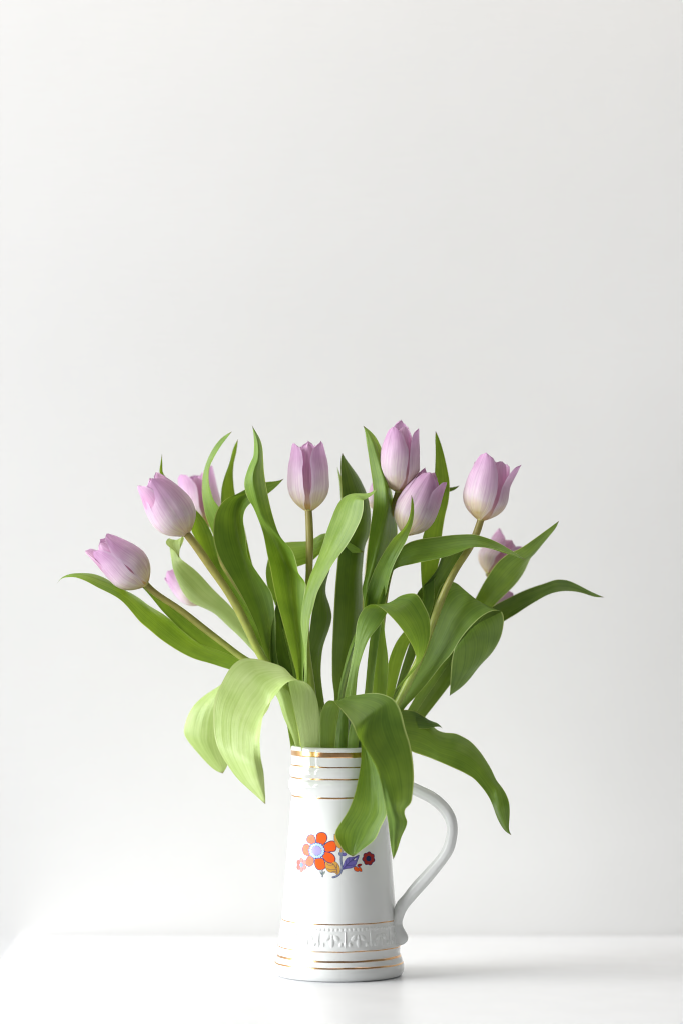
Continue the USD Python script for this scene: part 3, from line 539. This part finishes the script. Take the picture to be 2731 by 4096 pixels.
Lf[15] = ('m', 'C', [(760, 2640, 800, 2640), (820, 2400, 880, 2400), (850, 2200, 930, 2211), (888, 1952, 1010, 1918), (944, 1806, 1060, 1790), (1070, 1640, 1190, 1640), (1155, 1450, 1250, 1440), (1140, 1310, 1252, 1310), (1138, 1180, 1288, 1150), (1156, 980, 1306, 960), (1198, 860, 1332, 800), (1224, 700, 1358, 685), (1244, 560, 1367, 565), (1252, 420, 1344, 420), (1255, 300, 1318, 310), (1252, 205, 1287, 210), (1257, 143)],
    [(0, 0.8, 0), (.3, 1.2, 0.6), (.6, 1.4, 0.6), (1, 1.4, 0)], dict(bow=-0.18))
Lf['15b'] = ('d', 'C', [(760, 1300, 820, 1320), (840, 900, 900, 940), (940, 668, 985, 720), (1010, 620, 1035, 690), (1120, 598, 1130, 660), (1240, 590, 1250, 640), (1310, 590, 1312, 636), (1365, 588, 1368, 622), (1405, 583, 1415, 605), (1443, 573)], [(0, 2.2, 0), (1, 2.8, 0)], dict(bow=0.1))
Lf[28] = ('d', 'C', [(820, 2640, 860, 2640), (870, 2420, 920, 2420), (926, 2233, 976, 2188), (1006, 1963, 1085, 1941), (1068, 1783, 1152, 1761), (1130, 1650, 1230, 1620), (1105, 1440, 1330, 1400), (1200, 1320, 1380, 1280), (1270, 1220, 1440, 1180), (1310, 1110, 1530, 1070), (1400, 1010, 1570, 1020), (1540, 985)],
    [(0, 1.2, 0), (.5, 1.8, 0.8), (1, 1.6, 0)], dict(bow=-0.1))
Lf[16] = ('k', 'C', [(640, 2640, 700, 2640), (700, 2200, 760, 2200), (740, 1800, 810, 1800), (780, 1560, 850, 1560), (850, 1370, 890, 1380), (910, 1210, 925, 1240), (950, 1115, 985, 1207), (1000, 1048, 1060, 1192), (1070, 1008, 1150, 1170), (1180, 982, 1265, 1146), (1300, 968, 1400, 1110), (1420, 955, 1492, 1077), (1540, 951, 1572, 1052), (1620, 970, 1655, 1052), (1700, 997, 1728, 1067), (1780, 1037, 1800, 1092), (1850, 1080, 1875, 1117), (1910, 1118, 1922, 1142), (1962, 1158)],
    [(0, -1.2, 0), (.3, -1.2, 0.3), (.5, -1.8, -1.4), (.8, -3.2, -1.4), (1, -4.0, 0)], dict(bow=-0.14))
Lf[17] = ('m', 'F', [(280, 1420, 350, 1420), (296, 1150, 372, 1150), (308, 950, 388, 930), (335, 810, 402, 770), (366, 650, 430, 660), (385, 530, 482, 530), (391, 440, 545, 450), (418, 355, 595, 370), (458, 305, 625, 312), (510, 286, 662, 252), (565, 316, 722, 221), (625, 370, 797, 211), (690, 443, 866, 300), (745, 520, 905, 405), (785, 590, 907, 500), (806, 640, 886, 590), (812, 684, 850, 676), (765, 760, 785, 765), (700, 838, 707, 850), (648, 902)],
    [(0, -1.4, 0), (.3, -2.0, -0.3), (.42, -2.4, 0.6), (.52, -3.0, 1.8), (.7, -4.0, 1.2), (.9, -4.2, 0.2), (1, -4.0, 0)], dict(bow=0.06))
Lf[18] = ('k', 'F', [(430, 1440, 540, 1440), (545, 1200, 640, 1190), (640, 965, 716, 1032), (740, 790, 820, 920), (830, 640, 920, 800), (890, 480, 985, 712), (930, 320, 1050, 640), (965, 195, 1120, 528), (1000, 140, 1200, 432), (1045, 128, 1270, 370), (1095, 142, 1340, 335), (1180, 225, 1380, 335), (1290, 292, 1400, 341), (1404, 344)],
    [(0, -0.4, 0), (.35, 0.5, -0.8), (.6, 0.6, -1.8), (.85, 0.4, -0.9), (1, -0.1, 0)], dict(bow=-0.04, vspan=(0, 0.6), label='broad leaf that folds over and hangs down at its end',
    extra=([(1404, 343, 1205, 438, 1076, 598), (1412, 356, 1215, 460, 1068, 625), (1420, 400, 1235, 515, 1058, 665), (1406, 495, 1228, 612, 1050, 730), (1345, 620, 1047, 790), (1250, 722, 1045, 840), (1150, 848, 1043, 890), (1040, 930)],
    [(0, -0.7, -0.5), (.15, -0.75, -0.6), (.5, 0.2, -1.1), (1, 1.4, 0)], dict(bow=0.06, cols=17, vspan=(0.6, 1.0)))))
Lf[19] = ('k', 'D', [(-392, 2640, -350, 2640), (-200, 2250, -130, 2250), (0, 1900, 100, 1900), (300, 1450, 420, 1450), (395, 1262, 520, 1340), (450, 1152, 622, 1235), (508, 1055, 705, 1150), (565, 978, 772, 1058), (645, 914, 818, 960), (745, 868, 856, 890), (842, 802, 908, 826), (940, 732, 972, 757), (1012, 680, 1032, 692), (1050, 652)],
    [(0, 0.6, 0), (.25, 3.4, 0.2), (.42, 3.3, 0.5), (.7, 1.8, 2.2), (1, 0.6, 0)], dict(bow=0.14))
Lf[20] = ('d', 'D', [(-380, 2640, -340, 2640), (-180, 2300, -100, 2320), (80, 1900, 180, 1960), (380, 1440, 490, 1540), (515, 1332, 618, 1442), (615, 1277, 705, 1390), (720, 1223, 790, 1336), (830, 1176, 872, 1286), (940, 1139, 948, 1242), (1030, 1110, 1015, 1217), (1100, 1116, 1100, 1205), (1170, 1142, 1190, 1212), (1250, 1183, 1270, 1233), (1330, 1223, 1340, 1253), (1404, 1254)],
    [(0, 1.0, 0), (.25, 3.6, 0), (.45, 3.4, -0.5), (1, 1.6, 0)], dict(bow=-0.12))
Lf[21] = ('k', 'I', [(-420, 760, -340, 760), (-390, 480, -280, 560), (-240, 200, -120, 470), (-80, 115, 20, 490), (45, 104, 130, 550), (120, 112, 180, 568), (200, 150, 250, 592), (290, 205, 310, 612), (332, 250, 335, 622), (346, 284, 362, 632), (365, 306, 385, 640), (400, 325, 402, 646), (500, 344, 470, 675), (572, 345, 530, 700), (640, 380, 592, 727), (710, 414, 650, 751), (780, 480, 705, 782), (840, 550, 762, 815), (910, 655, 830, 890), (962, 742, 870, 940),
    (1002, 840, 970, 900, 905, 990), (1060, 908, 1010, 960, 932, 1035), (1112, 1002, 1018, 1040, 958, 1090), (1137, 1090, 1030, 1120, 980, 1150), (1142, 1180, 1055, 1190, 1005, 1220), (1137, 1270, 1082, 1270, 1045, 1300), (1131, 1350, 1115, 1355, 1098, 1378), (1162, 1418)],
    [(0, -0.8, 0, 0), (.2, 0.4, -1.2, 0), (.5, -0.4, -1.4, 0), (.75, -0.8, -0.6, 0), (.85, -0.8, 0.6, -0.5), (1, -0.6, 0, 0)], dict(bow=0.08, extra=([(120, 113, 190, 300), (200, 150, 290, 300), (290, 205, 330, 290), (345, 229, 362, 284), (385, 242, 395, 281), (418, 270, 422, 287), (441, 301)], [(0, 0.65, -0.8), (.5, 0.6, -0.4), (1, 0.7, 0)])))
Lf[22] = ('k', 'G', [(368, 420, 456, 420), (362, 310, 460, 310), (359, 178, 466, 178), (353, -36, 477, 20), (362, -109, 499, -105), (390, -165, 511, -150), (437, -188, 535, -205), (500, -138, 646, -232), (567, -64, 781, -253), (623, 20, 916, -212), (660, 105, 690, 100, 994, -92), (695, 172, 722, 172, 1020, 20), (745, 255, 785, 262, 1062, 150), (795, 350, 838, 350, 1078, 280), (830, 460, 882, 460, 1081, 420), (852, 570, 912, 560, 1073, 550), (866, 630, 922, 612, 1062, 636), (868, 645, 925, 625, 1016, 645), (874, 690, 935, 675, 1010, 698), (885, 760, 960, 750, 1040, 760), (892, 830, 960, 810, 1032, 805), (900, 910, 950, 880, 995, 880), (911, 990, 940, 980, 958, 980), (925, 1058)],
    [(0, -2.6, 0, 0), (.22, -3.4, 0.3, 0), (.30, -4.6, 1.2, 0), (.42, -6.4, 1.6, 0), (.55, -6.6, 1.0, -0.5), (.75, -6.2, 0.8, -0.7), (1, -6.0, 0, 0)], dict(bow=0.05, wave=0.0012, label='drooping leaf with a torn right margin and dark fold'))
Lf[23] = ('m', 'G', [(540, 420, 620, 420), (560, 250, 640, 250), (575, 80, 665, 80), (605, -40, 710, -60), (640, -40, 745, -60), (666, 40, 745, 60), (675, 150, 740, 190), (673, 270, 792, 300), (655, 400, 832, 450), (625, 540, 862, 580), (575, 670, 876, 690), (512, 770, 852, 755), (472, 838, 818, 820), (469, 868, 796, 885), (508, 940, 720, 952), (552, 1007, 665, 992), (592, 1026, 635, 1022), (610, 1034)],
    [(0, -2.4, 0), (.2, -3.4, 0), (.32, -5.2, 0), (.6, -5.7, -0.2), (1, -5.5, 0)], dict(bow=0.10))
Lf[24] = ('w', 'E', [(1195, 1600, 1310, 1600), (1188, 1480, 1318, 1480), (1185, 1345, 1326, 1355), (1160, 1200, 1333, 1200), (1130, 1060, 1326, 1070), (1100, 930, 1240, 940, 1302, 945), (1086, 840, 1220, 860, 1258, 866), (1085, 765, 1165, 812, 1190, 826), (1025, 716, 1106, 802, 1125, 822), (930, 682, 1046, 824, 1066, 848), (840, 657, 984, 876, 1008, 912), (752, 651, 928, 944, 955, 985), (685, 672, 915, 1035, 912, 1038), (620, 738, 872, 1098, 893, 1085), (560, 850, 835, 1180, 878, 1155), (516, 945, 812, 1245, 866, 1225), (496, 1070, 798, 1330, 860, 1300), (500, 1210, 800, 1420, 866, 1400), (526, 1340, 812, 1500, 876, 1470), (616, 1504, 832, 1580, 892, 1545), (683, 1598, 850, 1640, 899, 1630), (758, 1669, 872, 1700, 903, 1700), (833, 1736, 890, 1745, 907, 1750), (905, 1800)],
    [(0, -2.4, 0, 0), (.25, -3.2, 0, 0), (.30, -3.6, -1.0, 0), (.38, -4.4, -2.4, 0), (.47, -5.0, -2.6, 0), (.6, -5.4, -2.0, -0.3), (.8, -5.8, -0.8, -0.9), (1, -5.8, 0, 0)], dict(bow=0.05, wave=0.0006, soft=2, label='broad pale leaf arching over the rim with a folded margin'))
Lf[26] = ('p', 'E', [(1150, 1560, 1200, 1560), (1150, 1450, 1190, 1450), (1136, 1335, 1176, 1345), (1108, 1250, 1162, 1230), (1050, 1120, 1138, 1110), (995, 950, 1092, 920), (900, 860, 1000, 780), (760, 860, 860, 730), (660, 890, 720, 770), (600, 950, 542, 868), (605, 1050, 430, 938), (612, 1150, 335, 1035), (622, 1250, 284, 1150), (628, 1340, 265, 1240), (628, 1400, 300, 1308), (620, 1450, 380, 1405), (610, 1492, 472, 1504), (592, 1528, 536, 1550), (572, 1558)],
    [(0, -1.6, 0), (.3, -0.4, 0.2), (.5, 2.4, 0.8), (.7, 3.0, 0.6), (1, 2.6, 0)], dict(bow=0.10, wave=0.0016, label='pale leaf drooping on the far left, out of focus'))
Lf[29] = ('m', 'F', [(240, 1440, 330, 1440), (242, 1290, 328, 1290), (255, 1150, 335, 1130), (275, 1040, 330, 1050), (295, 970)], [(0, -2.2, 0), (1, -2.6, 0)], dict(bow=0.2))
Lf[30] = ('d', 'F', [(320, 1440, 440, 1440), (322, 1290, 440, 1290), (326, 1100, 440, 1150), (350, 1000, 430, 1010), (400, 930)], [(0, -1.8, 0), (1, -2.0, 0)], dict(bow=0.2))
Lf[31] = ('p', 'F', [(120, 1440, 150, 1440), (133, 1290, 152, 1290), (135, 1170, 148, 1170), (138, 1060, 148, 1060), (142, 1000)], [(0, -2.3, 0), (1, -2.3, 0)], dict(bow=0.2))
Lf[32] = ('m', 'A', [(2080, 2720, 2110, 2720), (1980, 2300, 2040, 2300), (1720, 1960, 1800, 1920), (1480, 1600, 1580, 1560), (1330, 1300, 1400, 1300), (1200, 1080, 1330, 1180), (1110, 930, 1290, 1000), (1090, 850, 1220, 850), (980, 640, 1010, 640), (870, 520, 905, 500), (857, 470, 883, 470), (868, 390, 882, 390), (879, 322)],
    [(0, 0.9, 0), (.5, 1.6, 0.4), (1, 1.0, 0)], dict(bow=-0.12))

# ------------------------------------------------------------------ the tulips
S = lambda x, y, c=0.0: ('S', x, y, c)
tulip('lilac tulip leaning farthest left, its head lowest on the left beside a long pointed leaf',
      [S(1330, 3340, 0.8), ('E', 1195, 1340, 0.7), ('E', 1140, 1130, 0.9), ('E', 1060, 930, 0.8), ('E', 930, 778, 0.3), ('E', 740, 660, -0.2), ('E', 600, 556, -0.2), ('E', 400, 402, -0.3), ('E', 200, 248, -0.4), ('E', 0, 106, -0.5), ('A', 748, 1342, -0.5)], 0.0026,
      ('A', 408, 1030), -1.0, 90,
      [dict(phi=56, top=0.56, W=53, edge=0.06), dict(phi=-50, top=0.64, W=52, edge=0.06, length=0.97), dict(phi=172, top=0.55, W=55, edge=0.06), dict(phi=-5, top=0.55, W=52, rad=0.86, inner=True, length=0.98), dict(phi=-108, top=0.85, W=52, rad=0.95, inner=True, length=1.06), dict(phi=110, top=0.5, W=52, rad=.86, inner=True, length=0.95)],
      [Lf[1], Lf[2]], 1)
tulip('large lilac tulip left of centre, closed head before a pinker blurred one',
      [S(1340, 3340, 0.4), ('E', 1215, 1340, 0.4), ('E', 1165, 1130, 0.4), ('E', 1085, 930, 0.2), ('E', 985, 790, -0.3), ('E', 880, 650, -0.7), ('E', 790, 470, -0.8), ('E', 690, 265, -0.9), ('E', 590, 100, -1.0), ('A', 1280, 1240, -1.0), ('A', 1170, 1080, -1.1), ('A', 1068, 948, -1.2)], 0.0032,
      ('A', 800, 545), -1.8, 94,
      [dict(phi=10, top=0.62, W=63, edge=0.06, length=1.0), dict(phi=-98, top=0.60, W=53, edge=0.06, length=1.02), dict(phi=125, top=0.45, W=59, edge=0.06, length=1.03), dict(phi=62, top=0.5, W=52, rad=0.90, inner=True, length=1.03), dict(phi=-55, top=0.75, W=52, rad=0.93, inner=True, length=1.02), dict(phi=180, top=0.5, W=52, rad=.86, inner=True)],
      [Lf[7], Lf[32]], 2, r0=0.0036)
tulip('blurred pink tulip with open petals, behind the curved leaf left of centre',
      [S(1350, 3340, 1), S(1220, 2970, 1.5), S(1155, 2750, 2.2), S(1020, 2480, 3.8), S(900, 2290, 5.5), S(855, 2200, 6.6), ('A', 1215, 900, 7.0)], 0.0026,
      ('A', 1130, 500), 7.6, 84,
      [dict(phi=-52, top=0.78, W=53, edge=0.06), dict(phi=78, top=0.98, W=55, edge=0.06, length=1.05), dict(phi=185, top=0.72, W=55, edge=0.06), dict(phi=10, top=0.6, W=52, rad=0.8, inner=True, length=0.9), dict(phi=130, top=0.65, W=52, rad=.86, inner=True), dict(phi=-115, top=0.8, W=52, rad=.9, inner=True)],
      [Lf[5], Lf[6]], 3)
tulip('upright lilac tulip in the middle on a straight bare brownish stem',
      [S(1345, 3340, -0.5), S(1270, 2960, -0.6), S(1238, 2700, -0.4), ('C', 240, 1700, -0.2), ('C', 258, 1450, -0.1), ('C', 268, 1250, 0), ('C', 272, 1000, 0), ('C', 262, 762, 0)], 0.0029,
      ('C', 258, 255), 0.0, 84,
      [dict(phi=-64, top=0.74, W=50, edge=0.06, length=0.98), dict(phi=58, top=0.76, W=50, edge=0.06, length=0.99), dict(phi=180, top=0.50, W=55, edge=0.06, length=1.0), dict(phi=0, top=0.50, W=52, rad=0.80, inner=True, length=0.98), dict(phi=118, top=0.45, W=52, rad=.82, inner=True, length=0.94), dict(phi=-118, top=0.5, W=52, rad=.82, inner=True, length=.93)],
      [Lf[8], Lf[10], Lf[11]], 4, r0=0.0033)
tulip('tallest lilac tulip, right of centre with its tip above all the other heads',
      [S(1370, 3340, 0.2), S(1440, 2960, 0.8), S(1502, 2700, 1.0), S(1522, 2450, 1.2), S(1525, 2200, 1.2), S(1562, 2060, 0.6), ('C', 968, 612, 0.0)], 0.0027,
      ('C', 985, 110), 0.2, 83,
      [dict(phi=-36, top=0.62, W=57, edge=0.06, length=0.93), dict(phi=78, top=0.88, W=49, edge=0.06, length=0.92), dict(phi=185, top=0.42, W=57, edge=0.06, length=1.04), dict(phi=22, top=0.46, W=52, rad=0.86, inner=True, length=0.95), dict(phi=130, top=0.45, W=52, rad=.86, inner=True, length=.95), dict(phi=-110, top=0.5, W=52, rad=.86, inner=True, length=.93)],
      [Lf[12], Lf[13]], 5)
tulip('tilted mauve tulip just below the tallest one, a narrow leaf tip crossing its petals',
      [S(1375, 3340, -0.2), S(1440, 2960, 0.4), S(1495, 2750, 0.6), S(1525, 2500, 0.6), S(1555, 2300, 0.0), S(1595, 2190, -0.9), ('C', 1018, 948, -1.2)], 0.0026,
      ('C', 1222, 505), -0.6, 86,
      [dict(phi=-14, top=0.52, W=59, edge=0.06, length=0.98), dict(phi=76, top=0.80, W=53, edge=0.06, length=0.96), dict(phi=-120, top=0.50, W=57, edge=0.06, length=1.04), dict(phi=170, top=0.5, W=52, rad=.9, inner=True, length=1.04), dict(phi=38, top=0.55, W=52, rad=0.88, inner=True, length=0.93), dict(phi=-70, top=0.5, W=52, rad=.92, inner=True, length=.95)],
      [Lf[14], Lf['15b']], 6)
tulip('open-topped lilac tulip on the right with pale yellowish base and slanting stem',
      [S(1365, 3340, 0.2), S(1470, 3000, -0.2), ('F', 620, 1090, -0.4), ('F', 690, 960, -0.6), ('F', 745, 850, -0.7), ('F', 830, 670, -0.8), ('F', 900, 490, -0.9), ('F', 960, 320, -0.9), ('F', 1030, 150, -0.9), ('D', 260, 1000, -0.8), ('D', 340, 875, -0.7), ('D', 400, 750, -0.6), ('D', 436, 640, -0.6)], 0.0028,
      ('D', 540, 165), -0.8, 92,
      [dict(phi=-36, top=0.72, W=56, edge=0.06, length=1.0), dict(phi=84, top=1.22, W=50, edge=0.06, length=0.94), dict(phi=190, top=0.85, W=55, edge=0.06, length=.93), dict(phi=32, top=0.72, W=52, rad=0.88, inner=True, length=0.93), dict(phi=132, top=0.9, W=52, rad=.9, inner=True, length=.9), dict(phi=-105, top=0.86, W=52, rad=.94, inner=True, length=.84)],
      [Lf[18], Lf[28], Lf[16]], 7, r0=0.0031)
tulip('blurred tulip at the right, half hidden behind an upright pointed leaf',
      [S(1380, 3340, 1), S(1490, 2960, 1.6), S(1600, 2750, 2.6), S(1760, 2565, 4.2), S(1925, 2415, 5.8), S(1968, 2335, 6.4), ('D', 492, 1068, 6.8)], 0.0026,
      ('D', 690, 790), 7.6, 84,
      [dict(phi=-60, top=0.85, W=49, edge=0.06, length=0.98), dict(phi=62, top=0.85, W=53, edge=0.06, length=1.0), dict(phi=180, top=0.8, W=55, edge=0.06), dict(phi=0, top=0.7, W=52, rad=0.80, inner=True, length=0.95), dict(phi=118, top=0.7, W=52, rad=.86, inner=True), dict(phi=-118, top=1.0, W=52, rad=.9, inner=True, length=1.15)],
      [Lf[19], Lf[20]], 8, L_scale=0.92)
tulip('pale blurred tulip on the left, almost hidden behind a broad light leaf',
      [S(1345, 3340, 1), S(1215, 2975, 1.7), ('E', 1140, 1120, 2.0), ('E', 1070, 920, 2.4), ('E', 980, 760, 2.8), S(1046, 2606, 3.2), S(975, 2535, 3.8), S(890, 2435, 4.8), S(805, 2415, 5.2)], 0.0026,
      ('A', 948, 1265), 6.0, 54,
      goblet((0, 120, -120), (60, 180, -60), top=0.6), [Lf[3], Lf[26]], 9)
tulip('tulip at the far right back, only a petal edge showing above the lowest right leaf',
      [S(1385, 3340, 1.2), S(1500, 2960, 1.6), S(1620, 2760, 2.6), S(1780, 2590, 3.8), S(1890, 2510, 5.0), ('D', 520, 1375, 5.6)], 0.0025,
      ('D', 720, 1185), 6.2, 46,
      goblet((0, 120, -120), (60, 180, -60), top=0.6), [Lf[21], Lf[15]], 10, L_scale=0.8)
tulip('dim tulip at the back centre, a sliver of petal between two upright leaves',
      [S(1355, 3340, 1.2), S(1390, 2960, 1.8), S(1430, 2600, 3.0), S(1470, 2300, 4.4), S(1490, 2120, 5.0), ('C', 800, 765, 5.2)], 0.0025,
      ('C', 812, 555), 5.4, 42,
      goblet((0, 120, -120), (60, 180, -60), top=0.6), [Lf[9], Lf['12b'], Lf[27]], 11)
front = thing('tulip_leaf_shoot', pt('S', 1335, 3340, -1.0), 'leafy shoot at the front left of the rim with one broad pale arching leaf', 'tulip leaves')
for nm, keys in (('front_left', (24, 31)),):
    for k in keys:
        mat, frame, stn, depth, opt = Lf[k]; opt = dict(opt); lab = opt.pop('label', None)
        lm, uv = leaf_mesh(frame, stn, depth, **opt); obj('leaf', lm, LM[mat], front, pt('S', 1335, 3340, -1.0), uv=uv, label=lab)
front2 = thing('tulip_leaf_shoot', pt('S', 1380, 3340, -1.0), 'leafy shoot at the front of the rim drooping over the printed flowers', 'tulip leaves')
for k in (22, 23, 29, 30):
    mat, frame, stn, depth, opt = Lf[k]; opt = dict(opt); lab = opt.pop('label', None)
    lm, uv = leaf_mesh(frame, stn, depth, **opt); obj('leaf', lm, LM[mat], front2, pt('S', 1380, 3340, -1.0), uv=uv, label=lab)
front3 = thing('tulip_leaf_shoot', pt('S', 1400, 3340, -0.6), 'single leaf arching like a hook in front of the right-hand stems', 'tulip leaves')
mat, frame, stn, depth, opt = Lf[17]
lm, uv = leaf_mesh(frame, stn, depth, **opt); obj('leaf', lm, LM[mat], front3, pt('S', 1400, 3340, -0.6), uv=uv)
